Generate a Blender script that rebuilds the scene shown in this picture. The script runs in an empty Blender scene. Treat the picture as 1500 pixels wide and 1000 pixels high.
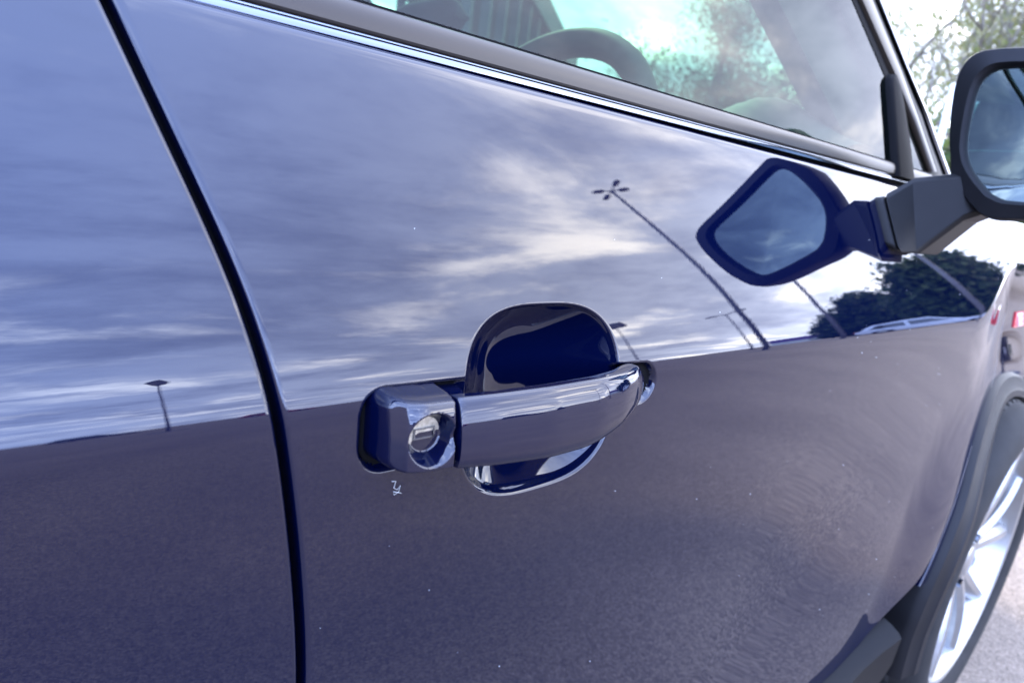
import bpy, bmesh, math, random
import numpy as np
from mathutils import Vector, Matrix, noise
random.seed(7)
sc = bpy.context.scene
COL = sc.collection
R = math.radians
ZC = 0.95                       # eye height; car profile heights below are given relative to it

# ------------------------------------------------------------------ camera
cam_d = bpy.data.cameras.new('camera')
cam = bpy.data.objects.new('camera', cam_d)
COL.objects.link(cam)
right = Vector((.7524, -.6464, .1268)); down = Vector((-.0621, -.2613, -.9633)); fwd = Vector((.6558, .7169, -.2368))
m = Matrix((right, -down, -fwd)).transposed().to_4x4()
m.translation = Vector((0, -.2573, ZC))
cam.matrix_world = m
cam_d.sensor_width = 36
cam_d.lens = 950 / 1500 * 36
cam_d.clip_start = .02
cam_d.clip_end = 2000
cam_d.dof.use_dof = True
cam_d.dof.focus_distance = .42
cam_d.dof.aperture_fstop = 8
sc.camera = cam

# ------------------------------------------------------------------ sky and sun
SUN_AZ, SUN_EL = R(58), R(40)       # azimuth measured from +X towards +Y
w = bpy.data.worlds.new('World'); sc.world = w; w.use_nodes = True
nt = w.node_tree; N = nt.nodes; L = nt.links
N.clear()
def nn(t, **kw):
    n = N.new(t)
    for k, v in kw.items(): setattr(n, k, v)
    return n
def mth(op, a, b=None, c=None, clamp=False):
    n = nn('ShaderNodeMath', operation=op, use_clamp=clamp)
    for i, v in enumerate((a, b, c)):
        if v is None: continue
        if isinstance(v, (int, float)): n.inputs[i].default_value = v
        else: L.new(v, n.inputs[i])
    return n.outputs[0]
sky = nn('ShaderNodeTexSky', sky_type='NISHITA', sun_disc=False)
sky.sun_elevation = SUN_EL; sky.sun_rotation = R(90) - SUN_AZ
sky.air_density = 1.0; sky.dust_density = 1.0
bg1 = nn('ShaderNodeBackground'); L.new(sky.outputs[0], bg1.inputs[0]); bg1.inputs[1].default_value = .15
tc = nn('ShaderNodeTexCoord')
nrm = nn('ShaderNodeVectorMath', operation='NORMALIZE'); L.new(tc.outputs['Generated'], nrm.inputs[0])
sep = nn('ShaderNodeSeparateXYZ'); L.new(nrm.outputs[0], sep.inputs[0])
zz = mth('MAXIMUM', sep.outputs[2], 0.0)
den = mth('ADD', zz, .16)
u = mth('DIVIDE', sep.outputs[0], den); v = mth('DIVIDE', sep.outputs[1], den)
cmb = nn('ShaderNodeCombineXYZ'); L.new(u, cmb.inputs[0]); L.new(v, cmb.inputs[1])
def cloud(scale, rot, sx, sy, detail, rough, dist, off=(0, 0, 0)):
    mp = nn('ShaderNodeMapping'); L.new(cmb.outputs[0], mp.inputs[0])
    mp.inputs['Rotation'].default_value = (0, 0, R(rot)); mp.inputs['Scale'].default_value = (sx, sy, 1); mp.inputs['Location'].default_value = off
    n = nn('ShaderNodeTexNoise'); L.new(mp.outputs[0], n.inputs['Vector'])
    n.inputs['Scale'].default_value = scale; n.inputs['Detail'].default_value = detail
    n.inputs['Roughness'].default_value = rough; n.inputs['Distortion'].default_value = dist
    return n.outputs['Fac']
def smooth(x, a, b):
    n = nn('ShaderNodeMapRange', interpolation_type='SMOOTHSTEP'); L.new(x, n.inputs[0])
    n.inputs[1].default_value = a; n.inputs[2].default_value = b
    return n.outputs[0]
big = cloud(.8, 20, 1, 1.4, 6, .6, .3, (3.1, 1.7, 0))      # cloud banks
streak = cloud(1.3, 62, .6, 2.2, 8, .62, .3, (7.3, 2.2, 0))   # rows of streaks
fine = cloud(3.6, 40, .9, 1.5, 9, .68, .3, (1.3, 9.2, 0))    # wisps
s1 = mth('ADD', mth('MULTIPLY', big, .50), mth('ADD', mth('MULTIPLY', streak, .30), mth('MULTIPLY', fine, .20)))
puff = cloud(1.5, 48, .75, 1.7, 7, .58, .35, (4.6, 5.3, 0))  # lit breaks in the deck
soft = smooth(s1, .38, .64)
deck = nn('ShaderNodeMix', data_type='RGBA'); L.new(soft, deck.inputs[0])
deck.inputs[6].default_value = (.86, .94, 1.18, 1); deck.inputs[7].default_value = (.40, .45, .63, 1)
lit = mth('POWER', smooth(puff, .475, .70), 1.35)
litw = mth('MULTIPLY', lit, mth('SUBTRACT', 1.15, mth('MULTIPLY', soft, .7)))
add = nn('ShaderNodeMix', data_type='RGBA'); L.new(mth('MULTIPLY', litw, 1.0, clamp=True), add.inputs[0]); L.new(deck.outputs[2], add.inputs[6]); add.inputs[7].default_value = (2.1, 2.0, 1.88, 1)
# the cloud deck brightens and warms towards the horizon
lowf = mth('SUBTRACT', 1.0, smooth(sep.outputs[2], .0, .45))
gain = mth('ADD', 1.90, mth('MULTIPLY', lowf, .60))
vm = nn('ShaderNodeVectorMath', operation='SCALE'); L.new(add.outputs[2], vm.inputs[0]); L.new(gain, vm.inputs['Scale'])
bg2 = nn('ShaderNodeBackground'); L.new(vm.outputs[0], bg2.inputs[0]); bg2.inputs[1].default_value = 1.75
cover = smooth(s1, .34, .50)
# the deck thins out to plain blue on the side away from the bonnet
west = smooth(mth('ADD', mth('MULTIPLY', sep.outputs[0], -1.0), mth('MULTIPLY', sep.outputs[2], .25)), -.75, .25)
tint = nn('ShaderNodeMix', data_type='RGBA', blend_type='MULTIPLY'); L.new(mth('MULTIPLY', west, .9), tint.inputs[0]); L.new(vm.outputs[0], tint.inputs[6]); tint.inputs[7].default_value = (.74, .95, 1.48, 1)
L.new(tint.outputs[2], bg2.inputs[0])
cov2 = mth('ADD', .75, mth('MULTIPLY', cover, .25))
mix = nn('ShaderNodeMixShader'); L.new(cov2, mix.inputs[0]); L.new(bg1.outputs[0], mix.inputs[1]); L.new(bg2.outputs[0], mix.inputs[2])
wo = nn('ShaderNodeOutputWorld'); L.new(mix.outputs[0], wo.inputs[0])

sd = bpy.data.lights.new('sun', 'SUN'); sd.energy = 3.6; sd.angle = R(14); sd.color = (1, .90, .77)
so = bpy.data.objects.new('sun', sd); COL.objects.link(so)
dirv = Vector((math.cos(SUN_EL) * math.cos(SUN_AZ), math.cos(SUN_EL) * math.sin(SUN_AZ), math.sin(SUN_EL)))
so.rotation_euler = dirv.to_track_quat('Z', 'Y').to_euler(); so.location = dirv * 60

sc.view_settings.view_transform = 'Standard'; sc.view_settings.look = 'None'
sc.view_settings.exposure = 1.0; sc.view_settings.gamma = 1; sc.view_settings.use_curve_mapping = False
sc.render.engine = 'CYCLES'
sc.cycles.max_bounces = 10; sc.cycles.glossy_bounces = 6; sc.cycles.transparent_max_bounces = 16
sc.cycles.caustics_reflective = False; sc.cycles.caustics_refractive = False

# ------------------------------------------------------------------ materials
def mat(name, base, rough=.5, metal=0, spec=.5, coat=0, coat_ior=1.5, coat_rough=.0, bump=None, noise_amt=0, noise_scale=50, coat_bump=None):
    m = bpy.data.materials.new(name); m.use_nodes = True
    t = m.node_tree; b = t.nodes['Principled BSDF']
    b.inputs['Base Color'].default_value = (*base, 1); b.inputs['Roughness'].default_value = rough
    b.inputs['Metallic'].default_value = metal; b.inputs['Specular IOR Level'].default_value = spec
    b.inputs['Coat Weight'].default_value = coat; b.inputs['Coat IOR'].default_value = coat_ior; b.inputs['Coat Roughness'].default_value = coat_rough
    tc = t.nodes.new('ShaderNodeTexCoord')
    if noise_amt:
        n = t.nodes.new('ShaderNodeTexNoise'); n.inputs['Scale'].default_value = noise_scale; n.inputs['Detail'].default_value = 6
        t.links.new(tc.outputs['Object'], n.inputs['Vector'])
        mr = t.nodes.new('ShaderNodeMapRange'); mr.inputs[1].default_value = .3; mr.inputs[2].default_value = .7
        mr.inputs[3].default_value = 1 - noise_amt; mr.inputs[4].default_value = 1 + noise_amt
        t.links.new(n.outputs['Fac'], mr.inputs[0])
        mx = t.nodes.new('ShaderNodeVectorMath'); mx.operation = 'SCALE'; mx.inputs[0].default_value = base
        t.links.new(mr.outputs[0], mx.inputs['Scale']); t.links.new(mx.outputs[0], b.inputs['Base Color'])
    for which, key in ((bump, 'Normal'), (coat_bump, 'Coat Normal')):
        if which:
            n = t.nodes.new('ShaderNodeTexNoise'); n.inputs['Scale'].default_value = which[0]; n.inputs['Detail'].default_value = which[2] if len(which) > 2 else 2
            t.links.new(tc.outputs['Object'], n.inputs['Vector'])
            bp = t.nodes.new('ShaderNodeBump'); bp.inputs['Strength'].default_value = 1; bp.inputs['Distance'].default_value = which[1]
            t.links.new(n.outputs['Fac'], bp.inputs['Height']); t.links.new(bp.outputs[0], b.inputs[key])
    return m
PAINT = mat('navy_paint', (.0004, .0014, .0120), rough=.35, spec=0, coat=1, coat_ior=1.58, coat_bump=(240, .000003, 1))
PLASTIC = mat('black_plastic', (.007, .007, .008), rough=.48, spec=.18, bump=(900, .00012, 3), noise_amt=.15, noise_scale=30)
SMOOTHPL = mat('satin_black_plastic', (.006, .006, .0065), rough=.42, spec=.13, noise_amt=.1)
RUBBER = mat('black_rubber', (.003, .003, .0035), rough=.7, spec=.06)
SATIN = mat('satin_belt_moulding', (.028, .021, .015), rough=.34, spec=.38, noise_amt=.06, noise_scale=14)
CHROME = mat('bright_trim', (.19, .21, .25), rough=.12, metal=1)
LOCKMET = mat('lock_metal', (.42, .38, .30), rough=.42, metal=.7, noise_amt=.35, noise_scale=420, bump=(700, .0002, 3))
MIRROR = mat('mirror_silver', (.17, .205, .195), rough=.0, metal=1)
ALLOY = mat('alloy_silver', (.36, .36, .35), rough=.30, metal=.85, noise_amt=.05)
TYRE = mat('tyre_rubber', (.011, .0105, .010), rough=.8, spec=.3, noise_amt=.25, noise_scale=40)
INTERIOR = mat('interior_grey', (.06, .065, .065), rough=.6, noise_amt=.15, noise_scale=60)
DARKIN = mat('interior_black', (.012, .012, .012), rough=.7)
HEADLINER = mat('headliner', (.35, .34, .31), rough=.9, noise_amt=.05)
STEEL = mat('galvanised_steel', (.12, .12, .13), rough=.5, metal=.3, noise_amt=.2, noise_scale=3)
PALEPOST = mat('pale_post', (.6, .62, .58), rough=.6, noise_amt=.1)
BARK = mat('bark', (.22, .20, .17), rough=.9, noise_amt=.35, noise_scale=9)
WHITE = mat('white_car_paint', (.72, .73, .74), rough=.35, coat=1)
SILVER = mat('silver_car_paint', (.45, .48, .54), rough=.35, metal=.3, coat=1)
REDP = mat('dark_red_paint', (.25, .02, .02), rough=.35, coat=1)
LAMPGL = mat('lamp_lens', (.5, .5, .45), rough=.2)
REDBADGE = mat('red_badge', (.6, .02, .03), rough=.3, coat=1)
WHITEB = mat('white_enamel', (.8, .8, .8), rough=.25, coat=1)
SIDING = mat('dark_steel_frame', (.06, .065, .07), rough=.6, noise_amt=.2, noise_scale=1)
PURPLE = mat('violet_cladding', (.10, .06, .20), rough=.6, noise_amt=.2, noise_scale=.5)
TAILR = mat('tail_lamp_red', (.35, .01, .01), rough=.2, coat=1)
LIGHTWALL = mat('pale_wall', (.5, .5, .48), rough=.8, noise_amt=.1, noise_scale=.4)

def leafmat(name, cols):
    m = bpy.data.materials.new(name); m.use_nodes = True; t = m.node_tree; b = t.nodes['Principled BSDF']
    b.inputs['Roughness'].default_value = .6; b.inputs['Specular IOR Level'].default_value = .3
    g = t.nodes.new('ShaderNodeNewGeometry')
    r = t.nodes.new('ShaderNodeValToRGB'); t.links.new(g.outputs['Random Per Island'], r.inputs[0])
    r.color_ramp.elements.remove(r.color_ramp.elements[0])
    for i, c in enumerate(cols):
        e = r.color_ramp.elements.new(i / max(1, len(cols) - 1)) if i else r.color_ramp.elements[0]
        if i == 0: e.position = 0
        e.color = (*c, 1)
    t.links.new(r.outputs[0], b.inputs['Base Color'])
    tr = t.nodes.new('ShaderNodeBsdfTranslucent'); t.links.new(r.outputs[0], tr.inputs[0])
    mx = t.nodes.new('ShaderNodeMixShader'); mx.inputs[0].default_value = .45
    t.links.new(b.outputs[0], mx.inputs[1]); t.links.new(tr.outputs[0], mx.inputs[2])
    t.links.new(mx.outputs[0], t.nodes['Material Output'].inputs[0])
    return m
LEAF_GREEN = leafmat('green_leaves', [(.05, .09, .02), (.09, .14, .03), (.13, .17, .04)])
LEAF_DARK = leafmat('dark_leaves', [(.016, .038, .010), (.035, .062, .016), (.06, .09, .025)])
LEAF_SPARSE = leafmat('yellow_green_leaves', [(.20, .22, .06), (.14, .17, .05), (.28, .25, .10)])
LEAF_BROWN = leafmat('brown_leaves', [(.20, .08, .03), (.15, .07, .03), (.24, .14, .05)])

def glassmat(name, tint, F0=.045):
    m = bpy.data.materials.new(name); m.use_nodes = True; t = m.node_tree; t.nodes.clear()
    o = t.nodes.new('ShaderNodeOutputMaterial'); tr = t.nodes.new('ShaderNodeBsdfTransparent'); tr.inputs[0].default_value = (*tint, 1)
    gl = t.nodes.new('ShaderNodeBsdfGlossy'); gl.inputs['Roughness'].default_value = .0
    lw = t.nodes.new('ShaderNodeLayerWeight'); lw.inputs[0].default_value = .5
    p5 = t.nodes.new('ShaderNodeMath'); p5.operation = 'POWER'; p5.inputs[1].default_value = 4.2; t.links.new(lw.outputs['Facing'], p5.inputs[0])
    fr = t.nodes.new('ShaderNodeMath'); fr.operation = 'MULTIPLY_ADD'; fr.inputs[1].default_value = .44; fr.inputs[2].default_value = 2 * F0; fr.use_clamp = True; t.links.new(p5.outputs[0], fr.inputs[0])
    mx = t.nodes.new('ShaderNodeMixShader')
    t.links.new(fr.outputs[0], mx.inputs[0]); t.links.new(tr.outputs[0], mx.inputs[1]); t.links.new(gl.outputs[0], mx.inputs[2]); t.links.new(mx.outputs[0], o.inputs[0])
    return m
GLASS = glassmat('side_glass', (.26, .41, .325), .018)
WGLASS = glassmat('windscreen_glass', (.37, .52, .43), .03)

def asphalt():
    m = bpy.data.materials.new('worn_asphalt'); m.use_nodes = True; t = m.node_tree; b = t.nodes['Principled BSDF']
    tc = t.nodes.new('ShaderNodeTexCoord'); k = t.links.new
    def nz(s, d, r=.5):
        n = t.nodes.new('ShaderNodeTexNoise'); n.inputs['Scale'].default_value = s; n.inputs['Detail'].default_value = d; n.inputs['Roughness'].default_value = r
        k(tc.outputs['Object'], n.inputs['Vector']); return n.outputs['Fac']
    vo = t.nodes.new('ShaderNodeTexVoronoi'); vo.inputs['Scale'].default_value = 290; k(tc.outputs['Object'], vo.inputs['Vector'])
    r1 = t.nodes.new('ShaderNodeValToRGB'); k(vo.outputs['Color'], r1.inputs[0])
    e = r1.color_ramp.elements; e[0].position = .1; e[0].color = (.105, .083, .062, 1); e[1].position = .95; e[1].color = (.32, .253, .190, 1)
    x = r1.color_ramp.elements.new(.5); x.color = (.175, .139, .105, 1)
    r2 = t.nodes.new('ShaderNodeMapRange'); k(nz(1.1, 4, .5), r2.inputs[0]); r2.inputs[1].default_value = .3; r2.inputs[2].default_value = .7; r2.inputs[3].default_value = .84; r2.inputs[4].default_value = 1.13
    r3 = t.nodes.new('ShaderNodeMapRange'); k(nz(28, 4, .6), r3.inputs[0]); r3.inputs[1].default_value = .3; r3.inputs[2].default_value = .7; r3.inputs[3].default_value = .93; r3.inputs[4].default_value = 1.07
    mu = t.nodes.new('ShaderNodeMath'); mu.operation = 'MULTIPLY'; k(r2.outputs[0], mu.inputs[0]); k(r3.outputs[0], mu.inputs[1])
    vs = t.nodes.new('ShaderNodeVectorMath'); vs.operation = 'SCALE'; k(r1.outputs[0], vs.inputs[0]); k(mu.outputs[0], vs.inputs['Scale']); k(vs.outputs[0], b.inputs['Base Color'])
    b.inputs['Roughness'].default_value = .85; b.inputs['Specular IOR Level'].default_value = .25
    bp = t.nodes.new('ShaderNodeBump'); bp.inputs['Distance'].default_value = .003; bp.inputs['Strength'].default_value = .7
    k(vo.outputs['Distance'], bp.inputs['Height']); k(bp.outputs[0], b.inputs['Normal'])
    return m
ASPHALT = asphalt()

# ------------------------------------------------------------------ helpers
def link(name, verts, faces, mt, parent=None, smooth=True, origin=(0, 0, 0)):
    me = bpy.data.meshes.new(name)
    o3 = Vector(origin)
    me.from_pydata([tuple(Vector(p) - o3) for p in verts], [], faces); me.update()
    if smooth: me.polygons.foreach_set('use_smooth', [True] * len(me.polygons))
    me.materials.append(mt)
    o = bpy.data.objects.new(name, me); COL.objects.link(o)
    if parent is not None: o.parent = parent
    return o
def tag(o, label=None, cat=None, group=None, kind=None):
    for k_, v_ in (('label', label), ('category', cat), ('group', group), ('kind', kind)):
        if v_: o[k_] = v_
    return o
def empty(name, loc, rz=0):
    o = bpy.data.objects.new(name, None); COL.objects.link(o); o.location = loc; o.rotation_euler = (0, 0, rz); o.empty_display_size = .2
    return o
def grid_faces(nu, nv, off=0, flip=False):
    f = []
    for j in range(nv - 1):
        for i in range(nu - 1):
            a = off + j * nu + i; q = (a, a + 1, a + nu + 1, a + nu)
            f.append(q[::-1] if flip else q)
    return f
def sweep(sections, closed=True, cap=True):
    """sections: list of equal-length point rings -> verts, faces"""
    n = len(sections[0]); V = [p for s in sections for p in s]; Fc = []
    for j in range(len(sections) - 1):
        for i in range(n if closed else n - 1):
            a = j * n + i; b = j * n + (i + 1) % n
            Fc.append((a, b, b + n, a + n))
    if cap and closed:
        Fc.append(tuple(range(n))[::-1]); Fc.append(tuple((len(sections) - 1) * n + i for i in range(n)))
    return V, Fc
def box_vf(x0, x1, y0, y1, z0, z1):
    V = [(x, y, z) for z in (z0, z1) for y in (y0, y1) for x in (x0, x1)]
    return V, [(0, 2, 3, 1), (4, 5, 7, 6), (0, 1, 5, 4), (2, 6, 7, 3), (0, 4, 6, 2), (1, 3, 7, 5)]
def join(parts):
    V = []; Fc = []
    for v_, f_ in parts:
        o = len(V); V += list(v_); Fc += [tuple(i + o for i in q) for q in f_]
    return V, Fc
def bevel(o, wd, seg=3, angle=35):
    b = o.modifiers.new('bevel', 'BEVEL'); b.width = wd; b.segments = seg; b.limit_method = 'ANGLE'; b.angle_limit = R(angle); b.harden_normals = False
    return o
def sharp(o, ang=35):
    bm = bmesh.new(); bm.from_mesh(o.data)
    bmesh.ops.recalc_face_normals(bm, faces=bm.faces)
    for e in bm.edges:
        if len(e.link_faces) == 2 and e.calc_face_angle(0) > R(ang): e.smooth = False
    bm.to_mesh(o.data); bm.free(); return o
def tube(pts, rads, n=8):
    V = []; secs = []
    pts = [Vector(p) for p in pts]
    for i, p in enumerate(pts):
        d = (pts[min(i + 1, len(pts) - 1)] - pts[max(i - 1, 0)]).normalized()
        a = d.orthogonal().normalized() if i == 0 else (pa - d * pa.dot(d)).normalized()
        pa = a; b = d.cross(a)
        secs.append([tuple(p + (a * math.cos(t) + b * math.sin(t)) * rads[i]) for t in [2 * math.pi * k / n for k in range(n)]])
    return sweep(secs)
def tup(p): return (p[0], p[1], p[2])

# ------------------------------------------------------------------ ground
gv = []; gf = []
gn = 48; rings = [0, 3, 8, 20, 60, 200, 900]
gv.append((0, 0, 0))
for r_ in rings[1:]:
    gv += [(r_ * math.cos(2 * math.pi * i / gn), r_ * math.sin(2 * math.pi * i / gn), 0) for i in range(gn)]
for i in range(gn): gf.append((0, 1 + i, 1 + (i + 1) % gn))
for q in range(len(rings) - 2):
    for i in range(gn):
        a = 1 + q * gn + i; b = 1 + q * gn + (i + 1) % gn
        gf.append((a, a + gn, b + gn, b))
tag(link('ground', gv, gf, ASPHALT, smooth=False), kind='structure')

# ------------------------------------------------------------------ the blue car: body surface
def sm(t): t = np.clip(t, 0, 1); return t * t * (3 - 2 * t)
Z0 = -.1127
def crease(x): return Z0 + .085 * sm((np.asarray(x, float) - 1.18) / .3)
_g = np.linspace(-1.0, .75, 35001)
_tu = np.interp(_g, [-1, -.20, Z0, -.10, -.08, -.05, -.02, .0, .055], [0, 0, 13.0, 16.0, 19.3, 21.9, 24.5, 26.0, 29.0])
_tu = np.convolve(np.pad(_tu, 80, mode='edge'), np.ones(161) / 161, 'valid'); _tu = np.radians(_tu)
_cu = np.concatenate([[0], np.cumsum((np.tan(_tu[1:]) + np.tan(_tu[:-1])) / 2 * np.diff(_g))]); _cu -= np.interp(Z0, _g, _cu)
_tl = np.radians(np.maximum(-2.5, 2 + 22 * _g))           # below the crease, relative height
_cl = np.concatenate([[0], np.cumsum((np.tan(_tl[1:]) + np.tan(_tl[:-1])) / 2 * np.diff(_g))]); _cl -= np.interp(0, _g, _cl)
WX, WZ = 1.50, -.61                                        # front wheel centre
def body(x, z):
    """outer skin: lateral position (y) of the body side at x and relative height z"""
    x = np.asarray(x, float); z = np.asarray(z, float)
    zc = crease(x)
    yu = .001 + np.interp(z, _g, _cu)
    yl = .001 + np.interp(zc, _g, _cu) + np.interp(z - zc, _g, _cl)
    k = .0006; y = k * np.logaddexp(yu / k, yl / k)      # rounded crease
    r = np.hypot(x - WX, z - WZ)
    y = y - .036 * sm((.95 - r) / .50) * sm((zc - z - .03) / .36) - .022 * sm((.54 - r) / .15) * sm((zc - z - .09) / .22)
    y = y + .05 * sm((x - 1.75) / .6) ** 2 * 2
    return y
gapz = [-1, -.6, -.252, -.168, -.113, -.08, -.034, 0, .047, .2]
gl_x = [.126, .126, .1245, .1155, .1065, .101, .087, .073, .058, .0]     # middle of the gap between the doors
def gapL(z): return np.interp(z, gapz, gl_x)
# smooth the polyline
_zz = np.linspace(-1, .2, 600); _xx = gapL(_zz)
for _ in range(3): _xx = np.convolve(np.pad(_xx, 12, mode='edge'), np.ones(25) / 25, 'valid')
def gapL(z): return np.interp(z, _zz, _xx)
_fz = [-1, -.65, -.61, -.553, -.496, -.431, -.379, -.310, -.241, -.175, -.101, -.075, -.028, .028, .06]
_fx = [.96, .96, 1.01, 1.088, 1.112, 1.140, 1.180, 1.262, 1.405, 1.470, 1.482, 1.445, 1.335, 1.263, 1.22]
_z2 = np.linspace(-1, .06, 600); _x2 = np.interp(_z2, _fz, _fx)
for _ in range(3): _x2 = np.convolve(np.pad(_x2, 7, mode='edge'), np.ones(15) / 15, 'valid')
def gapR(z): return np.interp(z, _z2, _x2)

def recess(x, z):
    """pressed hand cup and the moat round the handle"""
    # hand cup: rounded rectangle / bowl
    cx, cz, a, b, n = .2720, -.1255, .0655, .0585, 3.0
    rho = (np.abs((x - cx) / a) ** n + np.abs((z - cz) / b) ** n) ** (1 / n)
    u_ = np.clip((1 - rho) / 1.0, -1, 1)
    pw = 2.7 - .7 * sm((cz - z + .01) / .03)
    d = np.where(u_ > 0, 1 - (1 - np.clip(u_, 0, 1)) ** pw, 0)
    e0 = sm((1 - rho) / (.05 + .05 * sm((cz - .02 - z) / .03)))                     # rounded rim
    cup = .032 * d * e0
    # moat
    bx, bz, hw, hh, rr = .2620, -.1270, .1172, .0225, .015
    sr_ = sm((x - .29) / .09)
    zoff = -.012 * (x - bx) + .005 * sr_
    hh_ = hh - .0075 * sr_
    qx = np.abs(x - bx) - (hw - rr); qz = np.abs(z - bz - zoff) - (hh_ - rr)
    sd_ = np.hypot(np.maximum(qx, 0), np.maximum(qz, 0)) + np.minimum(np.maximum(qx, qz), 0) - rr
    moat = .0065 * sm(-sd_ / .0045)
    kk = 4e-4
    return kk * np.logaddexp(cup / kk, moat / kk) - kk * math.log(2) * 1.0

def panel(name, xl, xr, zl, mt, parent, edge_l=True, edge_r=True, dent=False, fixed=None, zbot=None, roll_top=None, n_between=24):
    """skin panel as a dense grid; xl/xr functions of z; fixed = inner columns at constant x"""
    zl = np.asarray(zl)
    rows = []
    for z in zl:
        a, b = float(xl(z)), float(xr(z))
        if fixed is not None:
            left = list(np.linspace(a, fixed[0], n_between, endpoint=False)); right_ = list(np.linspace(fixed[-1], b, 6 * n_between + 1)[1:])
            xs = left + list(fixed) + right_
        else: xs = list(np.linspace(a, b, 6 * n_between))
        if False: xs = xs[:1] + [xs[0] + .0005, xs[0] + .0015] + list(xs[1:])
        if edge_r and name != 'fender': xs = list(xs[:-1]) + [xs[-1] - .0015, xs[-1] - .0005, xs[-1]]
        rows.append(list(xs))
    X = np.array(rows); Z = np.repeat(zl[:, None], X.shape[1], 1)
    if zbot is not None:
        z1 = -.45
        zb = np.array([[zbot(x) for x in r_] for r_ in X])
        Z = np.where(Z < z1, z1 + (Z - z1) * (zb - z1) / (zl[0] - z1), Z)
    Y = body(X, Z)
    if dent: Y = Y + recess(X, Z)
    cols = [(X[:, i], Y[:, i], Z[:, i]) for i in range(X.shape[1])]
    rad = .0022
    def ret(x, y, z, sgn):
        out = []
        for t in (25, 50, 72, 90):
            out.append((x + sgn * rad * math.sin(R(t)), y + rad * (1 - math.cos(R(t))), z))
        out.append((x + sgn * rad, y + .016, z)); return out
    if edge_l:
        e_ = ret(*cols[0], -1); cols = e_[::-1] + cols
    if edge_r: cols = cols + ret(*cols[-1], 1)
    nu = len(cols); nv = len(zl)
    P = np.zeros((nv, nu, 3))
    for i, (x, y, z) in enumerate(cols): P[:, i, 0] = x; P[:, i, 1] = y; P[:, i, 2] = z
    if roll_top is not None:
        # roll the upper edge over: extra rows
        t0 = R(29); top = P[-1]; extra = []
        rr = roll_top
        for t in np.linspace(t0, R(78), 7)[1:]:
            q = top.copy(); q[:, 2] += rr * (math.sin(t) - math.sin(t0)); q[:, 1] += rr * (math.cos(t0) - math.cos(t)); extra.append(q)
        q = extra[-1].copy(); q[:, 1] += .012; extra.append(q)
        P = np.concatenate([P, np.array(extra)]); nv = P.shape[0]
    P[:, :, 2] += ZC
    return link(name, P.reshape(-1, 3).tolist(), grid_faces(nu, nv), mt, parent, origin=ROOT)

ROOT = Vector((0.3, .8, 0))
car = empty('car', ROOT)
tag(car, 'navy blue car whose glossy front door, door handle and wing mirror fill the photo', 'car')
def cpart(name, V, Fc, mt, parent=car, smooth=True, sharp_ang=40):
    o = link(name, [(x, y, z + ZC) for x, y, z in V], Fc, mt, parent, smooth, ROOT)
    if sharp_ang: sharp(o, sharp_ang)
    return o

ZT = .055
zf = np.concatenate([np.linspace(-.635, -.22, 120, endpoint=False), np.arange(-.22, -.0495, .0007), np.linspace(-.0495, ZT, 30)[1:]])
xf = np.arange(.134, .392, .00085)
def door_bot(x): return -.625 + .075 * float(sm((x - .84) / .28))
front_door = panel('front_door', lambda z: gapL(z) + .0043, lambda z: gapR(z) - .0022, zf, PAINT, car, dent=True, fixed=xf, zbot=door_bot, roll_top=.010)
zr = np.concatenate([np.linspace(-.62, -.12, 60, endpoint=False), np.arange(-.12, -.105, .0008), np.linspace(-.105, ZT, 40)])
rear_door = panel('rear_door', lambda z: -.95 + 0 * z, lambda z: gapL(z) - .0043, zr, PAINT, car, edge_l=False, roll_top=.010)
# fender: one sheet from the door gap to above the wheel, another ahead of it
ra = .375
def xa(z): return WX + .10 - (.10 + math.sqrt(max(0, ra * ra - (z - WZ) ** 2))) if z < WZ + ra else WX
phi = np.linspace(R(14), R(90), 46)
zfl = np.concatenate([WZ + ra * np.sin(phi), np.linspace(WZ + ra, -.13, 16)[1:], np.linspace(-.13, .04, 90)[1:]])
fender = panel('fender', lambda z: gapR(z) + .0022, lambda z: xa(z), zfl, PAINT, car, edge_r=False, roll_top=.02)
def fx_end(z): return 2.18 - .3 * max(0, z + .1)
P2 = panel('fender', lambda z: 2 * WX - xa(z), lambda z: fx_end(z), zfl, PAINT, car, edge_l=False, edge_r=False, roll_top=.02)

# dark backing behind the gaps and inside the doors
cpart('door_inner_panel', *box_vf(.02, .19, .085, .10, -.7, .045), RUBBER)
cpart('door_inner_panel', *box_vf(1.0, 1.46, .09, .10, -.55, .02), RUBBER)
sealp = []
for z in np.linspace(-.66, ZT + .004, 60):
    x = float(gapL(z)); y = float(body(x, z)) + .0135
    sealp.append([(x - .012, y + .01, z), (x - .006, y, z), (x + .006, y, z), (x + .012, y + .01, z)])
cpart('door_seal', *sweep(sealp, closed=False), RUBBER)
sealp = []
for z in np.linspace(-.5, .03, 50):
    x = float(gapR(z)); y = float(body(x, z)) + .012
    sealp.append([(x - .012, y + .01, z), (x - .005, y, z), (x + .005, y, z), (x + .012, y + .01, z)])
cpart('door_seal', *sweep(sealp, closed=False), RUBBER)

# sill cladding below the doors
sec = []
for x in np.linspace(-1.3, 1.045, 60):
    zt = door_bot(x) - .006; yb = float(body(x, zt))
    k = float(sm((x - .85) / .2))
    sec.append([(x, yb + .01, zt + .004), (x, yb - .002, zt), (x, yb - .014, zt - .007), (x, yb - .019, zt - .013), (x, yb - .017, zt - .06), (x, yb - .005, zt - .12), (x, yb + .05, zt - .17), (x, yb + .1, zt - .15)])
SILLPL = mat('sill_plastic', (.006, .006, .0065), rough=.5, spec=.12)
sill = cpart('sill_cladding', *sweep(sec), SILLPL, sharp_ang=30)

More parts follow.
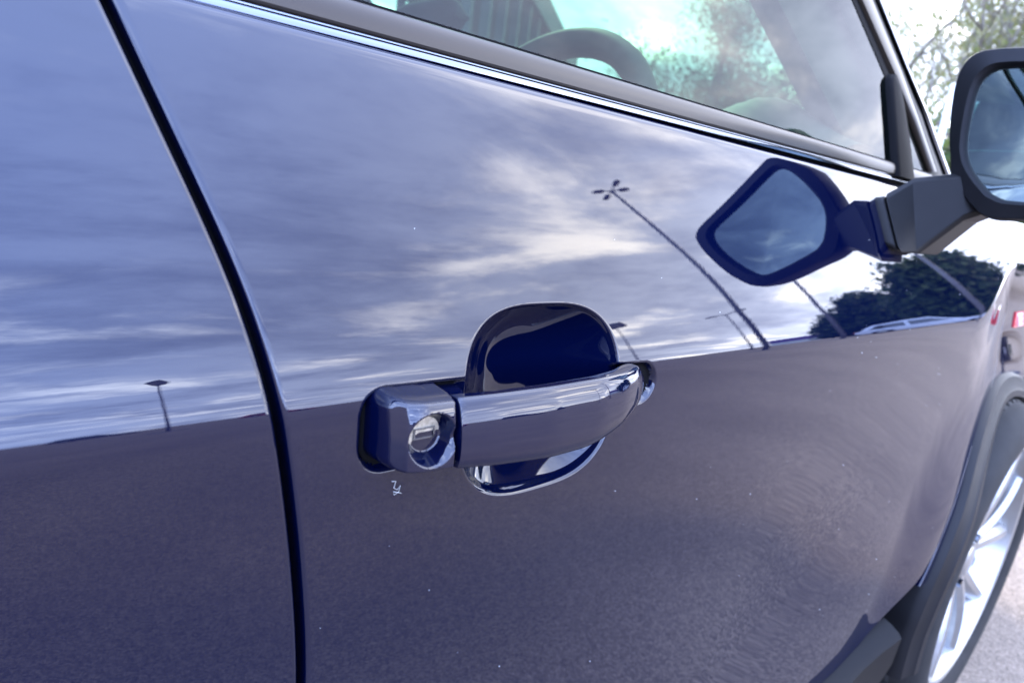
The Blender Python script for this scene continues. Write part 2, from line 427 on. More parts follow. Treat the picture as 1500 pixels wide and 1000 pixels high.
# wheel-arch lip
sec = []
for th in np.linspace(R(-14), R(198), 110):
    def rp(r_, dy):
        x = WX - r_ * math.cos(th); z = WZ + r_ * math.sin(th)
        xs = WX - (ra + .002) * math.cos(th); zs = WZ + (ra + .002) * math.sin(th)
        return (x, float(body(xs, max(zs, -.62))) + dy, z)
    sec.append([rp(.382, .006), rp(.380, -.004), rp(.376, -.010), rp(.356, -.017), rp(.352, -.021), rp(.340, -.023), rp(.336, -.017), rp(.335, .05), rp(.37, .05)])
cpart('wheel_arch_trim', *sweep(sec), PLASTIC, sharp_ang=30)
sec = []
for th in np.linspace(R(-20), R(200), 60):
    sec.append([(WX - .42 * math.cos(th), .02, WZ + .42 * math.sin(th)), (WX - .42 * math.cos(th), .30, WZ + .42 * math.sin(th))])
cpart('wheel_well', *sweep(sec, closed=False), RUBBER)
cpart('wheel_well_back', *box_vf(WX - .5, WX + .5, .30, .32, -.85, -.1), RUBBER)

# ------------------------------------------------------------------ wheel
def make_wheel(cx, y_out, flip=False, parent=car):
    s = 1 if not flip else -1
    def lathe(prof, n=72):
        secs = []
        for i in range(n):
            t = 2 * math.pi * i / n
            secs.append([(cx + r_ * math.cos(t), y_out + s * y_, WZ + r_ * math.sin(t)) for r_, y_ in prof])
        secs.append(secs[0])
        return sweep(secs, closed=False)
    hub = cpart('wheel', *lathe([(.0, .055), (.16, .06), (.17, .09), (.17, .12), (.0, .12)]), DARKIN, parent)
    prof = [(.253, .0), (.260, -.006), (.275, -.013), (.295, -.014), (.313, -.006), (.324, .006), (.329, .02), (.330, .10), (.329, .18), (.32, .2), (.26, .2), (.253, .19)]
    cpart('tyre', *lathe(prof), TYRE, hub)
    # tread blocks
    parts = []
    for i in range(64):
        t = 2 * math.pi * (i + .5) / 64; dt = R(2.0)
        pts = []
        for rr, yy in ((.3285, .030), (.3335, .036), (.3335, .085), (.3285, .092)):
            for tt in (t - dt, t + dt): pts.append((cx + rr * math.cos(tt), y_out + s * yy, WZ + rr * math.sin(tt)))
        parts.append((pts, [(0, 1, 3, 2), (2, 3, 5, 4), (4, 5, 7, 6), (0, 2, 4, 6), (1, 7, 5, 3)]))
    tr = cpart('tread_blocks', *join(parts), TYRE, hub, smooth=False); tr['kind'] = 'stuff'
    prof = [(.2535, .19), (.2535, .006), (.2525, -.001), (.248, -.003), (.243, .0), (.239, .012), (.235, .03), (.222, .06), (.217, .12), (.217, .19)]
    cpart('rim', *lathe(prof), ALLOY, hub)
    for k in range(5):
        parts = []
        a0 = 2 * math.pi * k / 5 + R(18)
        for off in (-1, 1):
            # each arm of the pair: tapered wedge with a raised machined ridge
            secs = []
            for q in np.linspace(0, 1, 9):
                r_ = .045 + q * .195
                ang = a0 + off * (R(13) * q ** .7 + R(4))
                wv = .020 + .010 * (1 - q) + .004 * q
                y0 = .010 + .020 * (1 - q) ** 1.5 - .004 * math.sin(q * math.pi)
                d = (math.cos(ang), math.sin(ang)); t_ = (-d[1], d[0])
                ring = []
                for ww, yy in ((-1, .030), (-1, .010), (-.35, -.001), (.45, -.003), (1, .006), (1, .030)):
                    ring.append((cx + r_ * d[0] + t_[0] * ww * wv * off * .62, y_out + s * (y0 + yy), WZ + r_ * d[1] + t_[1] * ww * wv * off * .62))
                secs.append(ring)
            parts.append(sweep(secs))
        cpart('spoke', *join(parts), ALLOY, hub, smooth=False, sharp_ang=None)
    cpart('hub_cap', *lathe([(.0, .018), (.026, .018), (.032, .022), (.034, .03), (.060, .034), (.062, .06)], 40), ALLOY, hub)
    for k in range(5):
        a0 = 2 * math.pi * k / 5 + R(54)
        secs = []
        for yy in (.02, .05):
            secs.append([(cx + .05 * math.cos(a0) + .009 * math.cos(t), y_out + s * yy, WZ + .05 * math.sin(a0) + .009 * math.sin(t)) for t in [2 * math.pi * q / 6 for q in range(6)]])
        cpart('wheel_nut', *sweep(secs), CHROME, hub, smooth=False, sharp_ang=None)
    cpart('brake_disc', *lathe([(.05, .06), (.15, .06), (.15, .075), (.05, .075)], 48), STEEL, hub)
    return hub
make_wheel(WX, -.055)

# ------------------------------------------------------------------ belt line trims
def belt_z(x): return 0.0
def strip(name, prof, x0, x1, mt, nx=60, parent=front_door, y0=.0735, z0=.0555, sharp_ang=50, endz=None):
    sec = []
    for x in np.linspace(x0, x1, nx):
        dz = .007 * (x - .07)
        sec.append([(x, y0 + p[0], z0 + p[1] + dz) for p in prof])
    return cpart(name, *sweep(sec), mt, parent, sharp_ang=sharp_ang)
def arcp(cy, cz, r_, a0, a1, n):
    return [(cy - r_ * math.cos(R(a)), cz + r_ * math.sin(R(a))) for a in np.linspace(a0, a1, n)]
bt = [(.0055, .0030), (.0036, .0036), (.0040, .0056), (.0060, .0093), (.0070, .0098), (.012, .0098), (.012, .003)]
bm_ = [(.010, .008)] + [(.0075, .0105)] + [(.0055 + .0070 * (1 - math.cos(R(a_))), .0105 + .0150 * math.sin(R(a_))) for a_ in np.linspace(6, 86, 12)] + [(.018, .026), (.018, .006)]
for (x0, x1, par) in ((.070, 1.10, front_door), (-.95, .058, rear_door)):
    strip('bright_belt_strip', bt, x0, x1 + (.02 if par is front_door else 0), CHROME, parent=par)
    strip('trim_seam', [(.0049, .0069), (.0044, .0072), (.0046, .0077), (.0056, .0079)], x0, x1, RUBBER, parent=par)
    strip('belt_moulding', bm_, x0, x1 - (.02 if par is front_door else 0), SATIN, parent=par, z0=.0545)
    strip('belt_seal', [(.0115, .009), (.0095, .013), (.013, .030), (.05, .032), (.05, -.02), (.02, -.02)], x0, x1 - .02, RUBBER, parent=par, z0=.0515)

# ------------------------------------------------------------------ window glass (leans in 17 degrees)
TG = math.tan(R(23))
def wy(z): return .0875 + (z - .083) * TG
def glass_sheet(name, pts, parent, mt=GLASS): return cpart(name, pts, [tuple(range(len(pts)))], mt, parent, smooth=False, sharp_ang=None)
def curved_glass(name, dy=0):
    nu, nv = 40, 24; V = []
    for j in range(nv):
        z = .077 + (.60 - .077) * j / (nv - 1)
        xr_ = np.interp(z, [.055, .1, .284, .60], [1.10, 1.08, .93, .52])
        for i in range(nu):
            x = .03 + (xr_ - .03) * i / (nu - 1)
            V.append((x, wy(z) + dy, z))
    return cpart(name, V, grid_faces(nu, nv), GLASS, front_door, sharp_ang=None)
curved_glass('window_glass')

def frame_strip(name, Lp, Rp, depth, mt, parent, dy=-.004, bev=.0015):
    sec = []
    for (xl_, zl_), (xr_, zr_) in zip(Lp, Rp):
        a = Vector((xl_, wy(zl_) + dy, zl_)); b = Vector((xr_, wy(zr_) + dy, zr_))
        d = (b - a).normalized() * min(bev * 1.5, (b - a).length * .3); o = Vector((0, bev, 0))
        sec.append([tup(a + o * 1.4), tup(a + d * .3 + o * .4), tup(a + d), tup(b - d), tup(b - d * .3 + o * .4), tup(b + o * 1.4), tup(b + Vector((0, depth, 0))), tup(a + Vector((0, depth, 0)))])
    return cpart(name, *sweep(sec), mt, parent, sharp_ang=55)
# glass channel (black) that widens into the upright of the fixed corner piece
frame_strip('glass_channel', [(.46, .62), (.897, .279), (.962, .208), (.974, .195)], [(.482, .632), (.920, .286), (.985, .215), (1.0, .20)], .02, RUBBER, front_door, dy=-.001)
frame_strip('window_divider', [(.982, .205), (.971, .196), (.966, .183), (.950, .13), (.930, .070)], [(.994, .205), (1.002, .196), (1.006, .183), (1.004, .13), (.992, .070)], .02, RUBBER, front_door, dy=-.010, bev=.004)
frame_strip('door_frame_moulding', [(.46, .65), (.918, .284), (.996, .207), (1.042, .152), (1.084, .090)], [(.49, .67), (.959, .295), (1.025, .221), (1.063, .164), (1.102, .094)], .02, SATIN, front_door, dy=-.008, bev=.005)
# roof pillar behind the frame
def L2(z): return (.935 - (z - .108) * 1.162, .185 + (z - .108) * .352, z)
def pillar(name, mir, parent=car):
    YC = .83
    secO = []; secI = []
    for z, xm, xe in ((.075, 1.11, 1.178), (.110, 1.088, 1.152), (.170, 1.058, 1.112), (.225, 1.018, 1.056), (.300, .952, .990), (.45, .76, .79), (.65, .51, .54)):
        l2 = L2(z)
        ring = [(xm, wy(z) - .003, z), (xm + .3 * (xe - xm), wy(z) - .006, z), (xe - .006, wy(z) + .0, z + .001), (xe, wy(z) + .010, z), (xe + .012, wy(z) + .05, z), (l2[0] + .02, l2[1] + .004, z), l2, (l2[0] - .04, l2[1] - .05, z), (xm - .07, wy(z) + .02, z)]
        if mir: ring = [(x, 2 * YC - y, zz_) for x, y, zz_ in ring][::-1]
        secO.append(ring)
    return cpart(name, *sweep(secO), SMOOTHPL if not mir else INTERIOR, parent, sharp_ang=45)
pillar('windscreen_pillar', False); pillar('windscreen_pillar', True)
# bright edge line along the pillar
sec = []
for z, xe in ((.086, 1.172), (.110, 1.154), (.170, 1.114), (.225, 1.058), (.300, .992), (.45, .79), (.63, .56)):
    y = wy(z) - .004
    sec.append([(xe - .014, y, z + .002), (xe - .012, y - .003, z + .003), (xe - .003, y - .003, z + .003), (xe, y, z + .002), (xe - .002, y + .012, z)])
cpart('pillar_trim', *sweep(sec), CHROME, sharp_ang=50)
# windscreen
nu, nv = 30, 16; V = []
for j in range(nv):
    z = .085 + (.615 - .085) * j / (nv - 1); a = L2(z)
    for i in range(nu):
        t = i / (nu - 1); yy = a[1] + (1.66 - 2 * a[1]) * t
        V.append((a[0] + .02 + .30 * math.sin(math.pi * t) ** .8, yy, z))
cpart('windscreen', V, grid_faces(nu, nv), WGLASS, sharp_ang=None)
# roof
nu, nv = 24, 24; V = []
for j in range(nv):
    t = j / (nv - 1)
    for i in range(nu):
        q = i / (nu - 1); y = .285 + 1.09 * q
        xf_ = .40 + .30 * math.sin(math.pi * q) ** .8
        x = xf_ + (-1.75 - xf_) * t
        V.append((x, y, .615 + .05 * math.sin(math.pi * q) ** .6 + .03 * math.sin(math.pi * t)))
nV = len(V); V2 = V + [(x, y, z - .035) for x, y, z in V]
Fr = grid_faces(nu, nv, flip=True); Fr2 = grid_faces(nu, nv, off=nV)
border = [(i, i + 1) for i in range(nu - 1)] + [((nv - 1) * nu + i + 1, (nv - 1) * nu + i) for i in range(nu - 1)] + [((j + 1) * nu, j * nu) for j in range(nv - 1)] + [(j * nu + nu - 1, (j + 1) * nu + nu - 1) for j in range(nv - 1)]
Fr3 = [(a, b, b + nV, a + nV) for a, b in border]
cpart('roof', V2, Fr + Fr2 + Fr3, PAINT, sharp_ang=60)
# centre pillars, far doors, rear body, floor
def slab(name, pts, y0, y1, mt, par=car):
    n = len(pts); V = [(x, y0 + (z - .06) * (TG if y0 < .8 else -TG) * (z > .06), z) for x, z in pts] + [(x, y1 + (z - .06) * (TG if y0 < .8 else -TG) * (z > .06), z) for x, z in pts]
    return cpart(name, V, [tuple(range(n))[::-1], tuple(range(n, 2 * n))] + [(i, (i + 1) % n, (i + 1) % n + n, i + n) for i in range(n)], mt, par, sharp_ang=30)
slab('door_pillar', [(-.05, .04), (.04, .04), (.0, .62), (-.08, .62)], .066, .11, SMOOTHPL)
slab('door_pillar', [(-.05, .04), (.06, .04), (.02, .62), (-.08, .62)], 1.55, 1.60, INTERIOR)
slab('rear_pillar', [(-1.25, .04), (-.95, .04), (-1.15, .62), (-1.5, .62)], .066, .14, PAINT)
slab('rear_pillar', [(-1.25, .04), (-.95, .04), (-1.15, .62), (-1.5, .62)], 1.52, 1.60, PAINT)
slab('far_door', [(-.02, -.6), (1.03, -.6), (1.25, -.1), (1.2, .055), (-.02, .055)], 1.56, 1.655, PAINT)
slab('far_door', [(-.95, -.6), (-.03, -.6), (-.03, .055), (-.95, .055)], 1.56, 1.655, PAINT)
slab('rear_window_glass', [(-.93, .06), (.02, .06), (-.02, .6), (-1.1, .6)], .063, .067, GLASS)
slab('far_window_glass', [(.06, .05), (1.0, .05), (.80, .262), (.38, .6), (.02, .6)], 1.585, 1.589, GLASS)
slab('far_window_glass', [(-.93, .05), (-.05, .05), (-.08, .6), (-1.1, .6)], 1.585, 1.589, GLASS)
cpart('floor_pan', *box_vf(-1.6, 1.1, .12, 1.54, -.80, -.70), RUBBER)
cpart('firewall', *box_vf(1.06, 1.1, .12, 1.54, -.70, .04), RUBBER)
# rear body shell
sec = []
for x, ww, zt, zb in ((-.955, 0, .05, -.62), (-1.3, .0, .05, -.60), (-1.65, .02, .04, -.5), (-1.95, .08, -.02, -.45), (-2.05, .16, -.08, -.42)):
    sec.append([(x, .03 + ww, zb), (x, .0 + ww, -.25), (x, .0 + ww, -.11), (x, .05 + ww, zt), (x, .4, zt + .03), (x, 1.26, zt + .03), (x, 1.61 - ww, zt), (x, 1.66 - ww, -.11), (x, 1.66 - ww, -.25), (x, 1.63 - ww, zb)])
cpart('rear_body', *sweep(sec), PAINT, sharp_ang=60)
cpart('tailgate_glass', [(-1.78, .25, .62), (-1.78, 1.41, .62), (-2.0, 1.45, .06), (-2.0, .21, .06)], [(0, 1, 2, 3)], GLASS, smooth=False, sharp_ang=None)
make_wheel(-1.15, -.01)
make_wheel(WX, 1.70, True); make_wheel(-1.15, 1.66, True)
# far fender, bonnet, bumper
cpart('far_fender', *box_vf(1.28, 2.1, 1.58, 1.66, -.2, .02), PAINT)
nu, nv = 40, 40; V = []
for j in range(nv):
    x = 1.10 + (2.22 - 1.10) * j / (nv - 1)
    for i in range(nu):
        q = i / (nu - 1); ys = float(body(min(x, 2.1), .035)) + .034
        y = ys + (1.66 - 2 * ys) * q
        s_ = min(q, 1 - q) * (1.66 - 2 * ys)
        z = .062 + .045 * float(sm(s_ / .25)) + .02 * math.sin(math.pi * q) - .10 * ((x - 1.1) / 1.12) ** 2.2 - .03 * (1 - min(1, s_ / .03)) ** 2
        V.append((x, y, z))
cpart('bonnet', V, grid_faces(nu, nv, flip=False), PAINT, sharp_ang=None)
sec = []
for q in np.linspace(0, 1, 14):
    y = .06 + 1.54 * q; bx = .28 * math.sin(math.pi * q) ** .6
    sec.append([(2.06, y, -.02), (2.10 + bx, y, -.06), (2.18 + bx, y, -.2), (2.22 + bx, y, -.42), (2.16 + bx, y, -.65), (2.0, y, -.7)])
cpart('front_bumper', *sweep(sec, closed=False), PAINT)

# ------------------------------------------------------------------ interior
nu, nv = 60, 30; V = []
for j in range(nv):
    q = j / (nv - 1)
    for i in range(nu):
        t = i / (nu - 1); y = .10 + 1.46 * t
        bow = .28 * math.sin(math.pi * t) ** .8
        x = (.70 + (1.0 + bow - .70) * q)
        z = .035 + .055 * math.sin(min(1, q * 1.6) * math.pi / 2)
        z += .075 * math.exp(-((y - .24) / .10) ** 2 - ((x - .86) / .08) ** 2) + .05 * math.exp(-((y - .45) / .14) ** 4 - ((x - .78) / .09) ** 2)
        V.append((x, y, z))
V += [(.66, .10 + 1.46 * i / (nu - 1), -.35) for i in range(nu)]
Fd = grid_faces(nu, nv); o_ = nu * nv
Fd += [(o_ + i, o_ + i + 1, i + 1, i) for i in range(nu - 1)]
dash = cpart('dashboard', V, Fd, INTERIOR, sharp_ang=70)
def torus_pts(c, ax_tilt, Rr, r_, n=64, k=12):
    # wheel plane: spanned by Y and an up vector leaning forwards
    upv = Vector((math.sin(ax_tilt), 0, math.cos(ax_tilt))); side = Vector((0, 1, 0)); nv_ = side.cross(upv)
    secs = []
    for i in range(n + 1):
        t = 2 * math.pi * i / n; rad = side * math.cos(t) + upv * math.sin(t); cc = Vector(c) + rad * Rr
        secs.append([tup(cc + rad * (r_ * math.cos(p)) + nv_ * (r_ * 1.2 * math.sin(p))) for p in [2 * math.pi * q / k for q in range(k)]])
    return sweep(secs, cap=False), upv, side, nv_
SWC = (.545, .375, .012)
(tv, tf), upv, side, nv_ = torus_pts(SWC, R(24), .182, .0165)
sw = cpart('steering_wheel', tv, tf, INTERIOR, sharp_ang=None)
parts = []
c0 = Vector(SWC)
for ang in (R(0), R(180), R(270)):
    d = side * math.cos(ang) + upv * math.sin(ang); s2 = d.cross(nv_)
    ring = lambda r_, w_: [tup(c0 + nv_ * .02 + d * r_ + s2 * w_ + nv_ * .008), tup(c0 + nv_ * .02 + d * r_ - s2 * w_ + nv_ * .008), tup(c0 + nv_ * .02 + d * r_ - s2 * w_ - nv_ * .01), tup(c0 + nv_ * .02 + d * r_ + s2 * w_ - nv_ * .01)]
    parts.append(sweep([ring(.04, .03), ring(.1, .02), ring(.18, .022)]))
cpart('wheel_spokes', *join(parts), INTERIOR, sw)
secs = []
for r_, h in ((.0, -.035), (.05, -.034), (.065, -.022), (.068, .02), (.03, .06)):
    secs.append([tup(c0 - nv_ * (-h) + (side * math.cos(t) * 1.15 + upv * math.sin(t)) * max(r_, .001)) for t in [2 * math.pi * q / 28 for q in range(28)]])
cpart('wheel_boss', *sweep(secs), INTERIOR, sw)
# interior rear-view mirror
sec = []
for q in np.linspace(0, 1, 15):
    y = .74 + .24 * q; hh = .036 * (1 - (2 * q - 1) ** 6) + .004
    sec.append([(.70 + .01 * math.cos(t) * 1.6, y, .262 + hh * math.sin(t)) for t in [2 * math.pi * k / 16 for k in range(16)]])
im_ = cpart('interior_mirror', *sweep(sec), DARKIN)
cpart('mirror_stalk', *tube([(.715, .86, .28), (.76, .86, .33), (.80, .86, .40)], [.009, .009, .014]), DARKIN, im_)
def seat(y0, x0=-.35):
    sec = []
    for x, zb, zt in ((x0, -.62, -.33), (x0 + .1, -.62, -.30), (x0 + .5, -.62, -.31), (x0 + .56, -.60, -.36)):
        sec.append([(x, y0 - .25, zb), (x, y0 - .26, zt), (x, y0 - .15, zt + .025), (x, y0 + .15, zt + .025), (x, y0 + .26, zt), (x, y0 + .25, zb)])
    s_ = cpart('seat', *sweep(sec), DARKIN)
    sec = []
    for z, x, ww in ((-.32, x0 + .04, .25), (-.1, x0 - .03, .26), (.1, x0 - .09, .24), (.22, x0 - .13, .16)):
        sec.append([(x - .05, y0 - ww, z), (x + .03, y0 - ww, z), (x + .06, y0 - ww * .6, z), (x + .06, y0 + ww * .6, z), (x + .03, y0 + ww, z), (x - .05, y0 + ww, z)])
    cpart('backrest', *sweep(sec), DARKIN, s_)
    cpart('head_restraint', *sweep([[(x0 - .16 + .05 * math.cos(t), y0 + wq, .32 + .09 * math.sin(t)) for t in [2 * math.pi * k / 12 for k in range(12)]] for wq in (-.13, -.10, .10, .13)]), DARKIN, s_)
seat(.40); seat(1.22)

# ------------------------------------------------------------------ door handle
nst = 90
HX = np.concatenate([[.1882, .1885, .1892], np.linspace(.192, .342, nst), .342 + .0165 * np.sin(np.linspace(0, math.pi / 2, 16))[1:]])
def ip(x, pts): return float(np.interp(x, [p[0] for p in pts], [p[1] for p in pts]))
def spl(pts):
    xs = np.linspace(pts[0][0], pts[-1][0], 400); ys = np.interp(xs, [p[0] for p in pts], [p[1] for p in pts])
    for _ in range(3): ys = np.convolve(np.pad(ys, 10, mode='edge'), np.ones(21) / 21, 'valid')
    return lambda x: float(np.interp(x, xs, ys))
top = spl([(.18, -.1062), (.26, -.1052), (.30, -.1052), (.335, -.1062), (.35, -.1075), (.3595, -.1095)])
bot = spl([(.18, -.1415), (.21, -.1438), (.25, -.1458), (.28, -.1455), (.305, -.1412), (.325, -.1365), (.345, -.1300), (.3595, -.1245)])
yo = spl([(.18, -.0235), (.21, -.0270), (.25, -.0300), (.29, -.0290), (.315, -.0250), (.335, -.0185), (.350, -.010), (.3595, -.0050)])
yi = spl([(.18, -.006), (.21, -.0115), (.25, -.0135), (.29, -.0125), (.315, -.007), (.335, .0020), (.3595, .0065)])
sec = []
for x in HX:
    zt_, zb_, o_, i_ = top(x), bot(x), yo(x), yi(x)
    shr = 1.0
    if x < .190: shr = 1 - .0008 / .018 * (1 - math.sqrt(max(0, 1 - ((.190 - x) / .0018) ** 2)))
    if x > .342:
        f = math.sqrt(max(.0009, 1 - ((x - .342) / .0167) ** 2)); shr = f ** .7
    zc_, hz = (zt_ + zb_) / 2, (zt_ - zb_) / 2 * shr; yc_, hy = (o_ + i_) / 2, (i_ - o_) / 2 * (shr if x > .342 else 1)
    ring = []
    for k in range(72):
        t = 2 * math.pi * k / 72; cs, sn = math.cos(t), math.sin(t)
        # outer face: gently domed; a soft shoulder near the top edge
        e = 2 / 5.5 if cs < 0 else 2 / 4.5
        py = math.copysign(abs(cs) ** e, cs); pz = math.copysign(abs(sn) ** (2 / 4.6), sn)
        dome = .0022 * (1 - pz ** 2) if cs < 0 else 0
        lean = .0026 * pz if cs < 0 else 0
        ring.append((x, yc_ + hy * py * (1 - .0) - dome + (.0022 if cs < 0 else 0) * abs(py) + lean, zc_ + hz * pz))
    sec.append(ring)
handle = cpart('door_handle', *sweep(sec), PAINT, front_door, sharp_ang=60)
cpart('handle_foot', *sweep([[(.1905, -.008, -.110), (.1905, -.008, -.140), (.1905, .008, -.142), (.1905, .008, -.108)], [(.203, -.008, -.112), (.203, -.008, -.140), (.206, .010, -.143), (.206, .010, -.108)]]), PAINT, handle)
# black gasket lying in the moat round the handle and the key cap
gx = np.arange(.1440, .3800, .0010); gz = np.arange(-.1560, -.1000, .0010)
X, Zg = np.meshgrid(gx, gz)
sr_ = sm((X - .29) / .09); qx = np.abs(X - .2620) - (.1172 - .015); qz = np.abs(Zg + .1270 - (-.012 * (X - .2620) + .005 * sr_)) - (.0225 - .0075 * sr_ - .015)
sdm = np.hypot(np.maximum(qx, 0), np.maximum(qz, 0)) + np.minimum(np.maximum(qx, qz), 0) - .015
rho_ = (np.abs((X - .2720) / .0655) ** 3 + np.abs((Zg + .1255) / .0585) ** 3) ** (1 / 3)
keep = (sdm < -.0024) & (rho_ > 1.03)
Yk = body(X, Zg) + .0052 * sm(-sdm / .0045) + .0002
Vc = np.stack([X, Yk, Zg], -1).reshape(-1, 3).tolist(); kf = keep.reshape(-1)
Fk = [q for q in grid_faces(len(gx), len(gz)) if all(kf[i] for i in q)]
used = sorted({i for q in Fk for i in q}); mp = {a: i for i, a in enumerate(used)}
lab = {}
left = [q for q in Fk if X.reshape(-1)[q[0]] < .27]; rgt = [q for q in Fk if X.reshape(-1)[q[0]] >= .27]
for Fq in (left, rgt):
    used = sorted({i for q in Fq for i in q}); mp = {a: i for i, a in enumerate(used)}
    if Fq: cpart('handle_gasket', [Vc[i] for i in used], [tuple(mp[i] for i in q) for q in Fq], RUBBER, front_door, sharp_ang=None)
# key cap
gx = np.arange(.1440, .1876, .0005); gz = np.arange(-.1440, -.0995, .0005)
X, Zg = np.meshgrid(gx, gz)
bxc, bzc, hw, hh, rr = .1694, -.1228, .0180, .0186, .0065
zs = -.035 * (X - bxc)
hhx = hh - .0010 * sm((.162 - X) / .03)
qx = np.abs(X - bxc) - (hw - rr); qz = np.abs(Zg - bzc - zs) - (hhx - rr)
sdc = np.hypot(np.maximum(qx, 0), np.maximum(qz, 0)) + np.minimum(np.maximum(qx, qz), 0) - rr
# the edge beside the handle is square
qx2 = np.where(X > bxc, np.abs(X - bxc) - hw, -1)
sd_sq = np.maximum(qx2, np.abs(Zg - bzc - zs) - hhx)
sdc = np.where(X > bxc, np.maximum(sd_sq, -1), sdc)
ed = np.clip(-sdc / .0034, 0, 1); prof = (1 - (1 - ed) ** 2.6) ** .6
edr = np.clip((bxc + hw - X) / .0009, 0, 1); prof = prof * np.where(X > bxc, (1 - (1 - edr) ** 2) ** .5 * .12 + .88, 1)
prof = np.where(sdc > -1e-5, 0, prof)
H = (.55 + .45 * np.clip((X - .1514) / .0080, 0, 1)) * (.0240 - .0075 * sm((.170 - X) / .026)) - .14 * (Zg - bzc) - 4.5 * (Zg - bzc) ** 2 - .0002 * sm((Zg - (-.1125)) / .008)
Yc = .006 - (H + .006) * prof
dx_ = X - .1726; dz_ = Zg + .1240; dist = np.hypot(dx_, dz_)
Yc = Yc + .0100 * np.clip((.0133 - dist) / .0045, 0, 1) * (prof > .3)
keep = sdc < .0006
Vc = np.stack([X, Yc, Zg], -1).reshape(-1, 3).tolist(); kf = keep.reshape(-1)
Fk = [q for q in grid_faces(len(gx), len(gz)) if all(kf[i] for i in q)]
used = sorted({i for q in Fk for i in q}); mp = {a: i for i, a in enumerate(used)}
cap_o = cpart('key_cap', [Vc[i] for i in used], [tuple(mp[i] for i in q) for q in Fk], PAINT, front_door, sharp_ang=50)
def disc(name, c, r0, y0, y1, mt, par, n=40):
    s_ = []
    for r_, y in ((r0, y1), (r0, y0 + .0006), (r0 - .0006, y0), (.0001, y0)):
        s_.append([(c[0] + r_ * math.cos(t), y, c[1] + r_ * math.sin(t)) for t in [2 * math.pi * k / n for k in range(n)]])
    return cpart(name, *sweep(s_, cap=False), mt, par)
lock = disc('lock_cylinder', (.1724, -.1240), .0098, -.0140, -.004, LOCKMET, cap_o)
parts = []
for (a, b, c_, d_) in ((-.0052, .0052, .0021, .0029), (-.0052, .0052, -.0029, -.0021), (-.0060, -.0052, -.0029, .0029), (.0052, .0060, -.0029, .0029)):
    parts.append(box_vf(.1724 + a, .1724 + b, -.0148, -.0137, -.1232 + c_, -.1232 + d_))
cpart('key_slot_rim', *join(parts), CHROME, cap_o, smooth=False, sharp_ang=None)

# ------------------------------------------------------------------ wing mirror
def resample(poly, n, it=3):
    p = [Vector((a, b, 0)) for a, b in poly]
    for _ in range(it):
        q = []
        for i in range(len(p)):
            a, b = p[i], p[(i + 1) % len(p)]; q += [a.lerp(b, .25), a.lerp(b, .75)]
        p = q
    ln = [0]
    for i in range(len(p)): ln.append(ln[-1] + (p[(i + 1) % len(p)] - p[i]).length)
    out = []; j = 0
    for k in range(n):
        s_ = ln[-1] * k / n
        while ln[j + 1] < s_: j += 1
        t = (s_ - ln[j]) / max(1e-9, ln[j + 1] - ln[j]); a, b = p[j], p[(j + 1) % len(p)]; v_ = a.lerp(b, t); out.append((v_.x, v_.y))
    return out
outer = [(.006, .108), (.013, .150), (.014, .178), (.008, .193), (-.006, .200), (-.06, .199), (-.15, .192), (-.182, .185), (-.194, .170), (-.197, .130), (-.190, .085), (-.174, .048), (-.160, .036), (-.135, .031), (-.086, .030), (-.052, .026), (-.038, .034), (-.006, .066), (-.002, .085)]
inner = [(-.008, .104), (-.004, .145), (-.005, .168), (-.012, .180), (-.024, .184), (-.06, .183), (-.145, .177), (-.167, .171), (-.176, .156), (-.178, .125), (-.170, .086), (-.156, .056), (-.144, .048), (-.12, .045), (-.083, .044), (-.052, .044), (-.026, .068), (-.014, .085)]
# both outlines start near the inner side, run over the top
def scl(p, s_, c=(-.09, .115)): return [(c[0] + (a - c[0]) * s_, c[1] + (b - c[1]) * s_) for a, b in p]
n_ = 96
Po = resample(outer, n_, 1); Pi = resample(inner, n_, 1); Pi2 = scl(Pi, .93)
def mx(y): return .842 + .10 * (-y) * 0
ringsM = [[(.864, a, b) for a, b in Pi2], [(.856, a, b) for a, b in scl(Pi, .945)], [(.8455, a, b) for a, b in scl(Pi, .965)], [(.8435, a, b) for a, b in scl(Pi, .985)], [(.8405, a, b) for a, b in scl(Pi, 1.01)],
          [(.845, a, b) for a, b in scl(Po, .985)], [(.8475, a, b) for a, b in scl(Po, .995)], [(.852, a, b) for a, b in Po], [(.870, a, b) for a, b in scl(Po, 1.01)], [(.90, a, b) for a, b in scl(Po, .985)], [(.93, a, b) for a, b in scl(Po, .90)], [(.955, a, b) for a, b in scl(Po, .74)], [(.968, a, b) for a, b in scl(Po, .45)], [(.972, a, b) for a, b in scl(Po, .1)]]
def mvm(p): return (p[0] + .06, p[1] * 1.07 + .016, p[2] * 1.07)
housing = cpart('wing_mirror', *sweep([[mvm(p) for p in r_] for r_ in ringsM], cap=True), PLASTIC, sharp_ang=42)
Vg = [(.8545 - .010 * ((a + .09) / .1) ** 2 * .25, a, b) for a, b in scl(Pi, .955)]
# glass: slightly convex fan of rings
Vg = []; 
for s_ in (.001, .2, .4, .6, .8, .955):
    Vg.append([(.8525 - .0022 * (1 - s_ ** 2) + .02 * (a * s_ + .0) * 0, a, b) for a, b in scl(Pi, s_)])
mg = cpart('mirror_glass', *sweep([[mvm(p) for p in r_] for r_ in Vg], cap=False), MIRROR, housing, sharp_ang=None)
